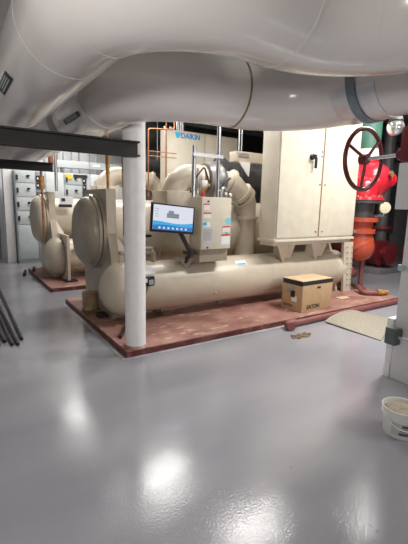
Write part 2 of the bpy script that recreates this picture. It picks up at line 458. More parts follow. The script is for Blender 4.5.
# small parts of the near chiller
def cyl_patch(c_y, c_z, R, xa, xb, a0, a1, n=8, lift=.003, axis='x'):
    """a thin curved patch on a cylinder whose axis is parallel to X; angles from -Y upwards"""
    mb = MB(); v = []; f = []
    for lf in (lift, -.002):
        for i in range(n + 1):
            a = a0 + (a1 - a0) * i / n
            y = c_y - (R + lf) * math.cos(a); z = c_z + (R + lf) * math.sin(a)
            v += [(xa, y, z), (xb, y, z)]
    k = 2 * (n + 1)
    for i in range(n):
        f.append((2 * i, 2 * i + 1, 2 * i + 3, 2 * i + 2)); f.append((k + 2 * i, k + 2 * i + 2, k + 2 * i + 3, k + 2 * i + 1))
        f.append((2 * i, 2 * i + 2, k + 2 * i + 2, k + 2 * i)); f.append((2 * i + 1, k + 2 * i + 1, k + 2 * i + 3, 2 * i + 3))
    f.append((0, k, k + 1, 1)); f.append((2 * n, 2 * n + 1, k + 2 * n + 1, k + 2 * n))
    mb._new(v, f, True); return mb
E1 = (4.64, .49, .335)
lab(cyl_patch(*E1, 2.02, 2.30, .95, 1.12).build('sticker', 'white_lbl', c1), 'white sticker')
lab(cyl_patch(*E1, 2.00, 2.14, .70, .95).build('sticker', 'white_lbl', c1), 'white sticker')
st = cyl_patch(*E1, 3.46, 3.66, .74, 1.0).build('sticker', 'white_lbl', c1); lab(st, 'white and blue sticker')
cyl_patch(*E1, 3.48, 3.64, .76, .84, lift=.005).build('printed_band', 'logo2', st)
# sight-glass block beside the column
g = MB().box(1.86, 2.06, 4.24, 4.32, .58, .70, .008).build('sight_glass', 'black_plastic', c1)
MB().box(1.88, 1.96, 4.236, 4.242, .63, .68).build('label_plate', 'white_lbl', g); MB().box(1.98, 2.04, 4.232, 4.242, .60, .66).build('window', 'galv', g)
rod('capillary_tube', (1.98, 4.27, .58), (1.90, 4.33, .18), .005, 'glue', c1, 6)
# valve fittings on the lower tank
v = MB().tube(round_path([(2.03, 4.62, .80), (2.03, 4.62, .96), (2.22, 4.62, .96), (2.22, 4.62, .82)], .05, 6), .035, 14)
v.build('relief_fitting', 'beige_dark', c1)
MB().box(2.04, 2.20, 4.57, 4.67, .99, 1.02, .005).build('fitting_cap', 'beige_dark', c1)
v = MB().box(2.5, 2.72, 4.38, 4.55, .84, .88, .006).prism([(2.52, 4.4, .84), (2.70, 4.4, .84), (2.64, 4.4, .74), (2.60, 4.4, .74)], (0, .1, 0))
v.build('mounting_bracket', 'beige_dark', c1)
MB().cyl((1.78, 4.64, .80), (1.78, 4.64, .93), .035, 12).build('purge_valve', 'beige', c1)
MB().ball((1.78, 4.64, .95), .04, seg=12).build('valve_cap', 'beige_dark', c1)
rod('drain_stub', (1.72, 4.95, .66), (1.66, 4.90, .66), .03, 'black', c1); 
vv = MB().cyl((1.80, 4.90, .62), (1.92, 4.90, .62), .03, 10).cyl((1.86, 4.90, .62), (1.86, 4.82, .66), .012, 8).build('drain_valve', 'black', c1)
lab(MB().ball((3.05, 4.333, .36), .02, seg=10).build('plug', 'galv', c1), 'small steel plug')
# right end support strip with bolts
rs = MB().prism([(5.80, 4.33, .98), (6.07, 4.33, .98), (6.10, 4.33, .072), (5.90, 4.33, .072)], (0, .05, 0)).build('support_post', 'beige', c1)
sub_bolts(rs, [(6.045 + .003 * k, 4.33, .90 - .1 * k) for k in range(8)] + [(5.90 + .012 * k, 4.33, .90 - .1 * k) for k in range(8)], (0, -1, 0), .014, .018)
lab(MB().lathe((6.2, 4.55, .40), (1, -.3, 0), [(0, .12), (.02, .17), (.07, .17), (.09, .12), (.2, .12)], 28).build('water_stub', 'pipe_red', c1), 'brown red water connection')
# black seam strip on upper tank
cyl_patch(5.40, 1.18, .45, 1.99, 2.35, -.14, -.06, lift=.01).build('nameplate_strip', 'black', c1)
# drive cabinet support frame: rail and gussets
fr = MB().box(3.98, 5.80, 4.20, 4.50, 1.0, 1.06, .004)
fr.build('cabinet_rail', 'beige', c1)
for xx in (4.36, 5.12):
    MB().prism([(xx - .24, 4.25, 1.0), (xx, 4.25, 1.0), (xx + .02, 4.36, .72), (xx - .01, 4.36, .72)], (0, .014, 0)).build('gusset_bracket', 'beige', c1)
    MB().prism([(xx + .06, 4.30, 1.0), (xx + .20, 4.30, 1.0), (xx + .20, 4.40, .76), (xx + .06, 4.40, .76)], (0, .014, 0)).build('gusset_bracket', 'beige', c1)
    MB().prism([(xx + .03, 4.26, 1.0), (xx + .03, 4.62, 1.0), (xx + .03, 4.62, .80), (xx + .03, 4.40, .74)], (.014, 0, 0)).build('gusset_bracket', 'beige', c1)
lab(cyl_patch(5.40, 1.18, .45, 4.0, 4.02, .3, 1.2).build('weld_strip', 'beige_dark', c1), 'dark weld line')
# conduit and small parts hanging off the compressor
for (a, b) in (((3.05, 4.86, 1.72), (3.05, 4.86, 2.1)), ((3.30, 4.80, 1.60), (3.42, 4.82, 2.05)), ((3.55, 4.85, 1.7), (3.9, 4.95, 1.55))):
    rod('refrigerant_line', a, b, .02, 'galv', c1)
for (pts, rr, mm) in (([(2.86, 4.75, 1.75), (2.92, 4.72, 1.95), (3.08, 4.74, 2.12), (3.2, 4.78, 1.9)], .012, 'black'), ([(3.36, 4.72, 1.70), (3.40, 4.70, 1.9), (3.55, 4.74, 1.98)], .014, 'black'),
                      ([(3.0, 4.70, 1.70), (3.04, 4.68, 1.82), (3.14, 4.68, 1.86)], .02, 'brass'), ([(3.30, 4.62, 1.70), (3.33, 4.62, 1.84), (3.45, 4.66, 1.80)], .02, 'galv')):
    MB().tube(round_path(pts, .03, 4), rr, 8).build('cable', mm, c1)
for k in range(3): MB().lathe((3.32 + .09 * k, 4.70, 1.76 - .02 * k), (0, -1, .2), [(0, .035), (.05, .035), (.06, .02)], 10).build('sensor', 'bolt', c1)
MB().box(3.05, 3.14, 4.74, 4.80, 1.84, 1.93, .006).build('terminal_box', 'white_lbl', c1)
lab(MB().cyl((3.02, 4.66, 1.68), (3.02, 4.66, 1.76), .025, 10).build('red_valve', 'red_lbl', c1), 'red valve')
rod('red_tag_handle', (2.03, 5.05, 1.70), (2.12, 5.03, 1.70), .03, 'red', c1); lab(rod('yellow_tag', (2.13, 5.03, 1.71), (2.24, 5.0, 1.72), .03, 'yellow', c1), 'yellow tag')
# parts of the farther chiller
s2 = MB().box(1.86, 2.13, 8.20, 8.22, 1.52, 1.68).build('data_plate', 'white_lbl', c2)
MB().box(1.90, 1.97, 8.19, 8.2, 1.58, 1.64).build('dark_print', 'black', s2); MB().box(1.84, 2.1, 8.19, 8.21, 1.46, 1.52).build('plate_bracket', 'black', s2)
MB().box(1.95, 2.3, 7.55, 7.6, .66, .76, .005).build('sight_glass', 'mcc_dark', c2)
MB().box(1.78, 1.83, 7.40, 8.3, .075, .95).build('flange_post', 'beige', c2)
MB().box(1.72, 1.95, 7.35, 7.55, .072, .10).build('foot_plate', 'black', c2)
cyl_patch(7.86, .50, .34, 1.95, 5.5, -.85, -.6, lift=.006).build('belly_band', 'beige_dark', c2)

# ------------------------------------------------------------------ near drive cabinet
cab = empty('drive_cabinet', (4.88, 4.35, 1.06), 'tall plain beige double-door cabinet raised over the near chiller, black door handle', 'electrical cabinet')
MB().box(3.97, 5.78, 4.17, 4.52, 1.10, 3.12, .006).build('body', 'beige_cab', cab)
MB().box(3.95, 5.80, 4.14, 4.53, 1.06, 1.10, .004).build('plinth', 'beige_cab', cab)
d1 = MB().box(3.985, 4.875, 4.145, 4.17, 1.125, 3.10, .006).build('door', 'beige_cab', cab)
d2 = MB().box(4.905, 5.77, 4.145, 4.17, 1.125, 3.10, .006).build('door', 'beige_cab', cab)
MB().box(4.875, 4.905, 4.155, 4.17, 1.125, 3.10).build('door_gap', M['glue'], cab)
hd = MB().lathe((4.62, 4.145, 2.33), (0, -1, 0), [(0, .045), (.02, .045), (.03, .03), (.05, .03)], 20)
hd.box(4.58, 4.66, 4.075, 4.10, 2.295, 2.36, .006).box(4.635, 4.68, 4.078, 4.10, 2.16, 2.32, .008)
lab(hd.build('handle', 'black_plastic', d1), 'black rotary handle')
for (px, pz) in ((4.82, 1.20), (4.84, 1.93), (4.84, 2.35), (4.84, 2.42)): MB().cyl((px, 4.147, pz), (px, 4.138, pz), .012, 10).build('latch', 'black', d1)
for (px, pz) in ((4.97, 1.20), (4.96, 1.93)): MB().cyl((px, 4.147, pz), (px, 4.138, pz), .012, 10).build('latch', 'black', d2)
MB().prism([(4.74, 4.144, 1.78), (4.755, 4.144, 1.78), (4.79, 4.144, 1.86), (4.775, 4.144, 1.86)], (0, -.001, 0)).build('scratch', 'white_lbl', d1)
brk = empty('cable_trough', (3.7, 5.3, 2.3), 'beige steel channel projecting left from behind the near drive cabinet', 'cable channel')
MB().box(4.12, 5.3, 5.35, 5.55, 2.32, 2.49, .004).build('channel', 'beige', brk)
MB().prism([(4.17, 5.34, 2.32), (4.42, 5.34, 2.32), (4.40, 5.34, 2.08)], (0, .02, 0)).build('gusset', 'white_lbl', brk)
MB().box(4.16, 4.38, 5.335, 5.35, 2.40, 2.46).build('connector_plate', 'galv', brk)
rod('hanger_rod', (4.3, 5.45, 2.49), (4.3, 5.45, 4.3), .012, 'galv', brk); rod('hanger_rod', (5.0, 5.45, 2.49), (5.0, 5.45, 4.3), .012, 'galv', brk)

# ------------------------------------------------------------------ farther drive cabinet with the maker's lettering
cb2 = empty('drive_cabinet', (4.8, 7.7, 1.1), 'beige cabinet lettered DAIKIN in blue, seen high behind the pipe elbow', 'electrical cabinet')
MB().box(3.92, 5.80, 7.52, 7.80, 1.14, 3.13, .006).build('body', 'beige', cb2)
MB().box(3.93, 4.855, 7.495, 7.52, 1.16, 3.115, .006).build('door', 'beige_cab', cb2)
MB().box(4.89, 5.79, 7.495, 7.52, 1.16, 3.115, .006).build('door', 'beige', cb2)
MB().box(3.88, 5.84, 7.48, 7.85, 1.08, 1.14).build('plinth', 'beige', cb2)
text_mesh('DAIKIN', .145, 'logo', cb2, (4.255, 7.493, 2.975), (1, 0, 0), (0, 0, 1), bold=.005)
MB().prism([(4.14, 7.494, 2.965), (4.18, 7.494, 2.965), (4.245, 7.494, 3.085), (4.11, 7.494, 3.085)], (0, -.003, 0)).build('logo_mark', 'logo2', cb2)
MB().prism([(4.185, 7.494, 2.965), (4.205, 7.494, 2.965), (4.25, 7.494, 3.045), (4.248, 7.494, 3.07)], (0, -.003, 0)).build('logo_mark', 'logo', cb2)
for xx in (3.98, 4.12): MB().lathe((xx, 7.7, 3.13), (0, 0, 1), [(0, .012), (.05, .012)], 8).lathe((xx, 7.69, 3.19), (0, 1, 0), [(0, .03), (.015, .03)], 12).build('lifting_eye', 'galv', cb2)
for xx in (4.3, 4.4): MB().lathe((xx, 7.7, 3.13), (0, 0, 1), [(0, .06), (.02, .06), (.02, .04), (.35, .04)], 14).build('conduit_hub', 'galv', cb2)
MB().box(3.85, 5.75, 7.7, 8.1, .80, 1.08).build('support_frame', 'beige_dark', cb2)

# ------------------------------------------------------------------ control box, strut frame, monitor
cbx = empty('control_box', (2.97, 4.35, 1.0), 'small beige control box with white and red warning labels beside the monitor', 'control box')
MB().box(2.70, 3.18, 4.22, 4.50, 1.0, 1.685, .006).build('body', 'beige', cbx)
MB().box(2.705, 3.175, 4.195, 4.22, 1.005, 1.68, .005).build('door', 'beige_cab', cbx)
def lbl(x0, x1, z0, z1, m, y=4.195): return MB().box(x0, x1, y - .003, y, z0, z1).build('label_sheet', m, cbx)
a = lbl(2.73, 2.82, 1.52, 1.60, 'white_lbl'); MB().box(2.73, 2.82, 4.189, 4.192, 1.585, 1.60).build('red_print', 'red_lbl', a)
a = lbl(2.73, 2.85, 1.41, 1.49, 'white_lbl'); MB().box(2.73, 2.85, 4.189, 4.192, 1.47, 1.49).build('red_print', 'red_lbl', a)
a = lbl(2.725, 2.84, 1.30, 1.365, 'white_lbl'); MB().box(2.73, 2.78, 4.189, 4.192, 1.32, 1.362).build('blue_print', 'logo2', a)
a = lbl(2.73, 2.88, 1.07, 1.29, 'grey_lbl'); lab(a, 'grey specification sheet')
for k in range(6): MB().box(2.74, 2.86, 4.189, 4.192, 1.13 + .025 * k, 1.136 + .025 * k).build('text_line', 'mcc_dark', a)
a = lbl(3.04, 3.165, 1.23, 1.31, 'white_lbl'); MB().box(3.04, 3.165, 4.189, 4.192, 1.292, 1.31).build('red_print', 'red_lbl', a)
a = lbl(3.02, 3.165, 1.06, 1.20, 'white_lbl'); MB().box(3.02, 3.165, 4.189, 4.192, 1.178, 1.20).build('red_print', 'red_lbl', a); MB().box(3.09, 3.12, 4.189, 4.192, 1.195, 1.22).build('green_print', 'dot', a)
lab(MB().lathe((3.13, 4.195, 1.375), (0, -1, 0), [(0, .045), (.003, .045)], 24).build('round_label', 'cyan', cbx), 'light blue round label')
for zz in (1.03, 1.63): MB().cyl((2.80, 4.195, zz), (2.80, 4.185, zz), .012, 10).build('latch', 'black', cbx)
MB().box(2.72, 3.17, 4.25, 4.5, .83, 1.0).build('mounting_foot', 'beige_dark', cbx)

sf = empty('strut_frame', (2.98, 4.55, .8), 'galvanised steel strut frame standing up behind the control box', 'strut frame')
def strut(x, z0, z1): return MB().box(x - .021, x + .021, 4.53, 4.545, z0, z1).box(x - .021, x - .012, 4.53, 4.575, z0, z1).box(x + .012, x + .021, 4.53, 4.575, z0, z1)
strut(2.79, .79, 2.36).build('upright', 'galv', sf); strut(3.19, .79, 4.3).build('upright', 'galv', sf)
MB().box(2.75, 3.24, 4.50, 4.53, 2.22, 2.265).build('cross_bar', 'galv', sf)
MB().box(2.75, 3.24, 4.50, 4.53, 1.55, 1.59).build('cross_bar', 'galv', sf)

mon = empty('touchscreen_monitor', (2.50, 4.35, .88), 'black framed lit touchscreen monitor on an angled arm, left of the control box', 'monitor')
c = Vector((2.24, 4.12, 1.41))
R = Matrix.Translation(c) @ Matrix.Rotation(math.radians(-4.), 4, 'Z') @ Matrix.Rotation(math.radians(5), 4, 'Y') @ Matrix.Rotation(math.radians(-4), 4, 'X')
b = MB().box(-.285, .285, -.02, .02, -.17, .17, .008, R).build('bezel', 'black_plastic', mon)
b2 = MB().box(-.262, .262, -.024, -.019, -.142, .150, 0, R); scr = b2.build('screen', 'scr', mon); lab(scr, 'lit white screen')
def wave(z0, amp, ph, mname, y):
    mb = MB(); n = 24; A = []; 
    for i in range(n + 1):
        x = -.262 + .524 * i / n
        A.append(R @ Vector((x, y, z0 + amp * math.sin(ph + i / n * 4.5) + .02 * i / n)))
    B = [R @ Vector((-.262 + .524 * i / n, y, -.142)) for i in range(n + 1)]
    mb._new(A + B, [(i, i + 1, n + 2 + i, n + 1 + i) for i in range(n)], False)
    return mb.build('screen_wave', mname, scr)
wave(-.055, .016, 1.7, 'scr_wave', -.0248); wave(-.098, .012, .6, 'scr_deep', -.0254)
ic = MB()
ic.box(-.09, .07, -.0255, -.0248, .005, .06, 0, R).box(-.07, .0, -.0256, -.0249, .06, .09, 0, R)
ic.build('machine_icon', 'scr_ink', scr)
for k in range(7): MB().box(-.19 + .058 * k, -.165 + .058 * k, -.0262, -.0255, -.128, -.105, 0, R).build('screen_icon', 'scr', scr)
for k in range(4): MB().box(-.24, -.20, -.0255, -.0248, .10 - .03 * k, .106 - .03 * k, 0, R).build('screen_text', 'scr_ink', scr)
MB().tube([(2.34, 4.15, 1.28), (2.49, 4.18, 1.05), (2.58, 4.24, .97)], .03, 10).build('arm', 'black_plastic', mon)
MB().box(2.52, 2.66, 4.22, 4.36, .94, .99, .006).build('arm_clamp', 'black_plastic', mon)
MB().cyl((2.60, 4.42, .82), (2.60, 4.30, .95), .03, 10).build('arm_base', 'black_plastic', mon)
MB().box(-.07, .07, .018, .045, -.06, .06, 0, R).build('rear_mount', 'black_plastic', mon)
rod('cable', (2.18, 4.16, 1.24), (2.17, 4.40, .86), .005, 'beige_dark', mon, 6)

# ------------------------------------------------------------------ the big insulated pipes overhead
RP = .28; ZP = 2.55
def big_pipe(path_pts, radii, label, r=RP, name='insulated_pipe'):
    p = round_path(path_pts, radii, 16)
    t = MB().tube(p, r, 56).build(name, 'pvc', origin=(path_pts[1][0], path_pts[1][1], ZP))
    tag(t, label, 'pipe')
    return t, p
def seam(t, p, f, m, w=.007, r=RP, name='jacket_seam'):
    q, d = ring_at(p, f)
    return MB().lathe(q - d * w, d, [(0, r - .01), (0, r + .003), (2 * w, r + .003), (2 * w, r - .01)], 56).build(name, m, t)
P1 = [(-2.95, 4.55, ZP), (.62, 4.55, ZP), (.62, 1.50, ZP), (2.0, 1.50, ZP), (2.0, -4.45, ZP)]
pipe1, path1 = big_pipe(P1, [.45, .60, .60], 'nearest fat white jacketed pipe filling the top of the view')
P2 = [(-2.95, 9.0, ZP), (1.30, 9.0, ZP), (1.30, 2.87, ZP), (2.80, 2.87, ZP), (2.80, -4.45, ZP)]
pipe2, path2 = big_pipe(P2, [.45, .66, .66], 'second fat white jacketed pipe, behind and below the nearest one')
def frac_at(path, pt):
    """fraction of the path closest to pt"""
    L = 0; tot = sum((path[i + 1] - path[i]).length for i in range(len(path) - 1)); best = (9, 0); pt = Vector(pt)
    for i in range(len(path) - 1):
        a, b2 = path[i], path[i + 1]; s = b2 - a
        k = max(0, min(1, (pt - a).dot(s) / s.length_squared))
        dd = (a + s * k - pt).length
        if dd < best[0]: best = (dd, (L + k * s.length) / tot)
        L += s.length
    return best[1]
def SM(t, p, pt, m='seam', w=.005): return seam(t, p, frac_at(p, pt), m, w)
for pt in ((.62, 2.35, ZP), (.66, 1.9, ZP), (1.40, 1.5, ZP), (1.82, 1.32, ZP)): seam(pipe1, path1, frac_at(path1, pt), 'pvc', .012, RP - .0018)
lab(SM(pipe2, path2, (2.14, 2.87, ZP), 'glue', .009), 'brown glue seam')
for pt in ((1.30, 3.53, ZP), (2.61, 2.68, ZP)): seam(pipe2, path2, frac_at(path2, pt), 'pvc', .012, RP - .0018)
MB().lathe((1.30, 3.6, ZP), (0, 1, 0), [(0, RP), (.01, RP + .012), (.88, RP + .014), (.92, RP - .01)], 56).build('jacket_sleeve', 'pvc', pipe2)
# stickers bent to the pipe on the runs that lead away from the camera
def sticker(parent, cx, r, y0, y1, a0, a1, skew):
    def grid(lift, ya, yb, aa, ab, m, name, par):
        n = 8; mb = MB(); v = []; f = []
        for lf in (lift, lift - .004):
            for i in range(n + 1):
                for j in range(n + 1):
                    s, q = i / n, j / n
                    a = aa + (ab - aa) * s; y = ya + (yb - ya) * q + skew * ((a - a0) / (a1 - a0) - .5)
                    v.append((cx + (r + lf) * math.cos(a), y, ZP + (r + lf) * math.sin(a)))
        k = (n + 1) ** 2
        for i in range(n):
            for j in range(n):
                q = (i * (n + 1) + j, i * (n + 1) + j + 1, (i + 1) * (n + 1) + j + 1, (i + 1) * (n + 1) + j)
                f.append(q); f.append(tuple(k + z for z in reversed(q)))
        mb._new(v, f, True); return mb.build(name, m, par)
    s = grid(.004, y0, y1, a0, a1, 'sticker', 'sticker', parent)
    lab(s, 'black sticker with pale print')
    dy = y1 - y0; da = a1 - a0
    for k in range(3): grid(.0065, y0 + dy * .12, y1 - dy * (.12 + .1 * (k == 1)), a0 + da * (.18 + .24 * k), a0 + da * (.30 + .24 * k), 'mcc', 'printed_line', s)
sticker(pipe1, .62, RP, 2.95, 3.42, math.radians(-153), math.radians(-139), -.05)
sticker(pipe2, 1.30, RP + .014, 3.75, 4.28, math.radians(-151), math.radians(-141.5), .0)
# metal shields and straps
def shield(parent, cx, y0, y1, a0, a1, name, m, r=RP + .006):
    n = 24; v = []; f = []; mb = MB()
    for rr in (r, r - .004):
        for i in range(n + 1):
            a = a0 + (a1 - a0) * i / n
            v += [(cx + rr * math.cos(a), y0, ZP + rr * math.sin(a)), (cx + rr * math.cos(a), y1, ZP + rr * math.sin(a))]
    k = 2 * (n + 1)
    for i in range(n):
        f += [(2 * i, 2 * i + 1, 2 * i + 3, 2 * i + 2), (k + 2 * i, k + 2 * i + 2, k + 2 * i + 3, k + 2 * i + 1), (2 * i, 2 * i + 2, k + 2 * i + 2, k + 2 * i), (2 * i + 1, k + 2 * i + 1, k + 2 * i + 3, 2 * i + 3)]
    f += [(0, k, k + 1, 1), (2 * n, 2 * n + 1, k + 2 * n + 1, k + 2 * n)]
    mb._new(v, f, True); return mb.build(name, m, parent)
lab(shield(pipe2, 2.80, 1.76, 2.14, math.radians(197), math.radians(343), 'saddle_shield', 'shield'), 'shiny sheet metal saddle')
hg = shield(pipe2, 2.80, 1.91, 1.985, math.radians(100), math.radians(440), 'hanger_strap', 'strap', RP + .018); lab(hg, 'blue grey hanger strap')
MB().cyl((2.80, 1.95, ZP + RP), (2.80, 1.95, 4.3), .014, 10).build('hanger_rod', 'galv', hg)
lab(shield(pipe2, 1.30, 4.72, 4.98, math.radians(178), math.radians(362), 'saddle_shield', 'mcc_dark'), 'dull grey saddle band')
for (t, x, y) in ((pipe1, .62, 3.45), (pipe1, 2.0, -1.), (pipe2, 1.3, 3.6), (pipe2, 1.3, 6.4), (pipe1, 1.35, 1.5)):
    MB().cyl((x, y, ZP + RP - .02), (x, y, 4.3), .014, 10).build('hanger_rod', 'galv', t)

# ------------------------------------------------------------------ black steel beams
def beam(x0, x1, y, zt, h, w, label):
    b = MB().box(x0, x1, y - w / 2, y + w / 2, zt - .014, zt).box(x0, x1, y - w / 2, y + w / 2, zt - h, zt - h + .014).box(x0, x1, y - .006, y + .006, zt - h, zt)
    o = b.build('steel_beam', 'black'); return tag(o, label, 'beam')
beam(-3.0, 1.51, 3.48, 2.15, .135, .13, 'black steel I-beam ending in front of the white column')
beam(-3.0, 1.35, 6.3, 2.15, .125, .13, 'farther black steel beam at the far left, below the near beam')
for (x, y) in ((-2.2, 3.48), (-2.2, 6.3)):
    pass
# ------------------------------------------------------------------ copper and rusty risers
def riser(pts, r, m, label, extra=()):
    t = MB().tube(round_path(pts, .05, 5), r, 12).build('copper_riser', m); tag(t, label, 'pipe')
    for (a, b, rr, mm) in extra: MB().cyl(a, b, rr, 12).build('coupling', mm, t)
    return t
riser([(1.68, 8.0, 4.3), (1.68, 8.0, 2.18), (1.50, 8.0, 2.18), (1.50, 8.0, .92)], .022, 'copper', 'copper riser dropping in front of the farther chiller head',
      [((1.68, 8.0, 2.45), (1.68, 8.0, 2.3), .045, 'copper'), ((1.50, 8.0, 2.05), (1.50, 8.0, 1.80), .055, 'brass')])
riser([(1.78, 8.05, 4.3), (1.78, 8.05, 1.77)], .03, 'galv', 'grey conduit beside the copper riser at the farther chiller')
riser([(1.77, 5.05, 4.3), (1.77, 5.05, 1.765)], .020, 'brass', 'left of two rusty risers behind the end of the near beam',
      [((1.77, 5.05, 2.2), (1.77, 5.05, 1.95), .027, 'brass')])
riser([(1.90, 4.82, 4.3), (1.90, 4.82, 1.16)], .018, 'copper', 'right of two rusty risers, reaching down past the near tank head',
      [((1.90, 4.82, 2.15), (1.90, 4.82, 1.85), .026, 'brass')])
riser([(3.03, 6.5, 1.7), (3.03, 6.5, 2.88), (3.55, 6.5, 2.92), (3.55, 6.5, 4.3)], .013, 'copper', 'copper pipe turning right at its top, just right of the column',
      [((3.03, 6.5, 2.5), (3.6, 6.5, 2.5), .008, 'copper'), ((3.03, 6.5, 2.42), (3.6, 6.5, 2.42), .008, 'copper')])
riser([(3.80, 7.3, 4.3), (3.80, 7.3, 1.5)], .014, 'copper', 'thin copper riser at the left edge of the lettered cabinet')

# ------------------------------------------------------------------ dark insulated pipes in the background
def bgpipe(pts, r, label, m='rubber', rad=.3, rings=(), hang=(.15, .85)):
    p = round_path(pts, rad, 8) if len(pts) > 2 else [Vector(q) for q in pts]
    t = MB().tube(p, r, 28).build('background_pipe', m); tag(t, label, 'pipe')
    for f in hang:
        q, d = ring_at(p, f); MB().cyl(q + Vector((0, 0, r * .95)), (q.x, q.y, 4.3), .014, 8).build('hanger_rod', 'galv', t)
    for f in rings:
        q, d = ring_at(p, f); MB().lathe(q - d * .03, d, [(0, r), (0, r + .06), (.06, r + .06), (.06, r)], 28).build('pipe_flange', m, t)
    return t
bgpipe([(3.9, 9.6, 2.45), (9.5, 9.6, 2.45)], .26, 'dark insulated pipe running level behind the lettered cabinet', rings=(.07, .2))
bgpipe([(3.3, 10.3, 3.45), (12.5, 10.3, 3.45)], .40, 'dark fat pipe high against the back wall')
bgpipe([(3.0, 6.9, 3.75), (12.0, 6.9, 3.75)], .24, 'dark pipe close to the ceiling over the lettered cabinet')
bgpipe([(4.3, 6.2, 2.15), (7.8, 6.2, 2.15)], .27, 'dark grey pipe end between the beige trough and the discharge elbow', m='rubber', rings=(.02, .12))
# bright wall-mounted conduits above the switchgear
for k, x in enumerate((2.02, 2.22, 2.40, 2.55, 2.72, 2.93, 3.15, 3.42, 3.66)):
    o = MB().cyl((x, 11.35, 2.32), (x, 11.35, 4.3), .022 + .008 * (k % 2), 10).build('wall_conduit', 'galv' if k % 3 else 'mcc_dark')
    tag(o, 'grey vertical conduit rising from the switchgear to the ceiling', 'conduit', 'conduits above the switchgear')
wy = empty('wireway', (3.4, 10.7, 2.42), 'long grey wireway lying level along the top of the switchgear', 'wireway')
MB().box(2.30, 6.2, 10.58, 10.9, 2.44, 2.62, .005).build('trough', 'mcc', wy)
for x in (3.2, 4.2, 5.2): MB().box(x, x + .02, 10.57, 10.91, 2.43, 2.63).build('joint', 'mcc_dark', wy)
MB().box(3.3, 3.5, 10.572, 10.578, 2.50, 2.57).build('label_plate', 'white_lbl', wy)
for x in (2.5, 3.6, 4.7, 5.9): MB().box(x, x + .05, 10.7, 10.8, 2.30, 2.44).build('foot', 'mcc_dark', wy)

# ------------------------------------------------------------------ switchgear line-up
def mcc_unit(x0, x1, kind, label, grp=None):
    y0, y1, H = 10.52, 11.1, 2.30
    t = empty('switchgear_cabinet', ((x0 + x1) / 2, 10.8, 0), label, 'switchgear')
    MB().box(x0, x1, y0 + .02, y1, .0, H, .004).build('body', 'mcc2' if kind == 'plain' else 'mcc', t)
    MB().box(x0 + .01, x1 - .01, y0 + .01, y1, .0, .08).build('plinth', 'mcc_dark', t)
    w = x1 - x0
    if kind == 'drawers':
        zs = [.1, .98, 1.32, 1.66, 2.0, 2.28]
        for i in range(5):
            d = MB().box(x0 + .02, x0 + w * .66, y0, y0 + .022, zs[i] + .01, zs[i + 1] - .01, .004).build('compartment_door', 'mcc', t)
            if i:
                zc = (zs[i] + zs[i + 1]) / 2
                MB().lathe((x0 + w * .42, y0, zc + .03), (0, -1, 0), [(0, .03), (.03, .03), (.04, .018)], 12).box(x0 + w * .40, x0 + w * .50, y0 - .05, y0 - .03, zc + .03, zc + .05).build('knob', 'black_plastic', d)
                MB().box(x0 + .03, x0 + .075, y0 - .03, y0, zc - .07, zc + .05, .005).build('latch', 'black_plastic', d)
        MB().box(x0 + w * .68, x1 - .1, y0, y0 + .022, .1, H - .02).build('device_strip', 'mcc_dark', t)
        for zc in (2.12, 1.95, 1.72, 1.52, 1.30, 1.10):
            s = MB().box(x0 + w * .70, x1 - .12, y0 - .03, y0, zc - .07, zc + .07, .005).build('breaker', 'black_plastic', t)
            MB().box(x0 + w * .72, x1 - .16, y0 - .035, y0 - .03, zc - .02, zc + .02).build('breaker_label', 'white_lbl' if zc != 1.72 else 'red_lbl', s)
    else:
        zs = [.1, .85, 1.55, 2.28]
        for i in range(3): MB().box(x0 + .015, x1 - .015, y0, y0 + .022, zs[i] + .006, zs[i + 1] - .006, .004).build('panel', 'mcc2', t)
    return t
mcc_unit(1.36, 2.06, 'drawers', 'leftmost grey switchgear cabinet with compartment doors, beside the white post')
mcc_unit(2.07, 2.52, 'plain', 'plain grey switchgear cabinet second from the white post')
m3 = mcc_unit(2.53, 3.20, 'drawers', 'grey switchgear cabinet with a yellow sticker at its top')
lab(MB().box(2.56, 2.72, 10.50, 10.52, 2.14, 2.27).build('warning_sticker', 'yellow', m3), 'yellow warning sticker')
MB().box(2.76, 3.12, 10.50, 10.52, 2.20, 2.27).build('name_strip', 'black', m3)
mcc_unit(3.21, 3.75, 'plain', 'plain pale switchgear cabinet just right of the yellow-stickered one')
mcc_unit(3.76, 4.35, 'plain', 'plain pale switchgear cabinet seen just left of the column')

# ------------------------------------------------------------------ right side: red riser, valves, pumps
RX, RY = 6.33, 4.42
rr = empty('red_riser', (RX, RY, .6), 'bright red and orange fat pipe riser with a black section, right of the drive cabinet', 'pipe')
oe = MB().lathe((RX, RY, 1.38), (.05, -.02, -1), [(0, .235), (.12, .225), (.24, .225), (.36, .25), (.50, .275), (.60, .265), (.70, .21), (.77, .10), (.79, .0)], 32)
oe.cyl((RX, RY, .90), (RX + .3, RY + .6, .90), .22, 28)
lab(oe.build('lower_elbow', 'orange', rr), 'orange red elbow')
def ring(c, d, r0, r1, w, m, name):
    return MB().lathe(Vector(c) - Vector(d) * w / 2, d, [(0, r0), (0, r1), (w, r1), (w, r0)], 30).build(name, m, rr)
k = ring((RX, RY, 1.38), (0, 0, 1), .2, .31, .075, 'orange', 'grooved_coupling'); MB().box(RX + .28, RX + .38, RY - .12, RY - .04, 1.36, 1.40).build('coupling_bolt', 'bolt', k)
k = ring((RX, RY, 1.17), (0, 0, 1), .2, .28, .08, 'orange', 'grooved_coupling'); MB().box(RX - .36, RX - .26, RY - .14, RY - .06, 1.15, 1.19).build('coupling_bolt', 'bolt', k)
k = MB().lathe((RX + .02, RY, .86), (-.25, .45, .75), [(0, .22), (0, .295), (.06, .295), (.06, .22)], 30).build('grooved_coupling', 'orange', rr); MB().box(RX + .27, RX + .36, RY, RY + .1, .88, .93).build('coupling_bolt', 'bolt', k)
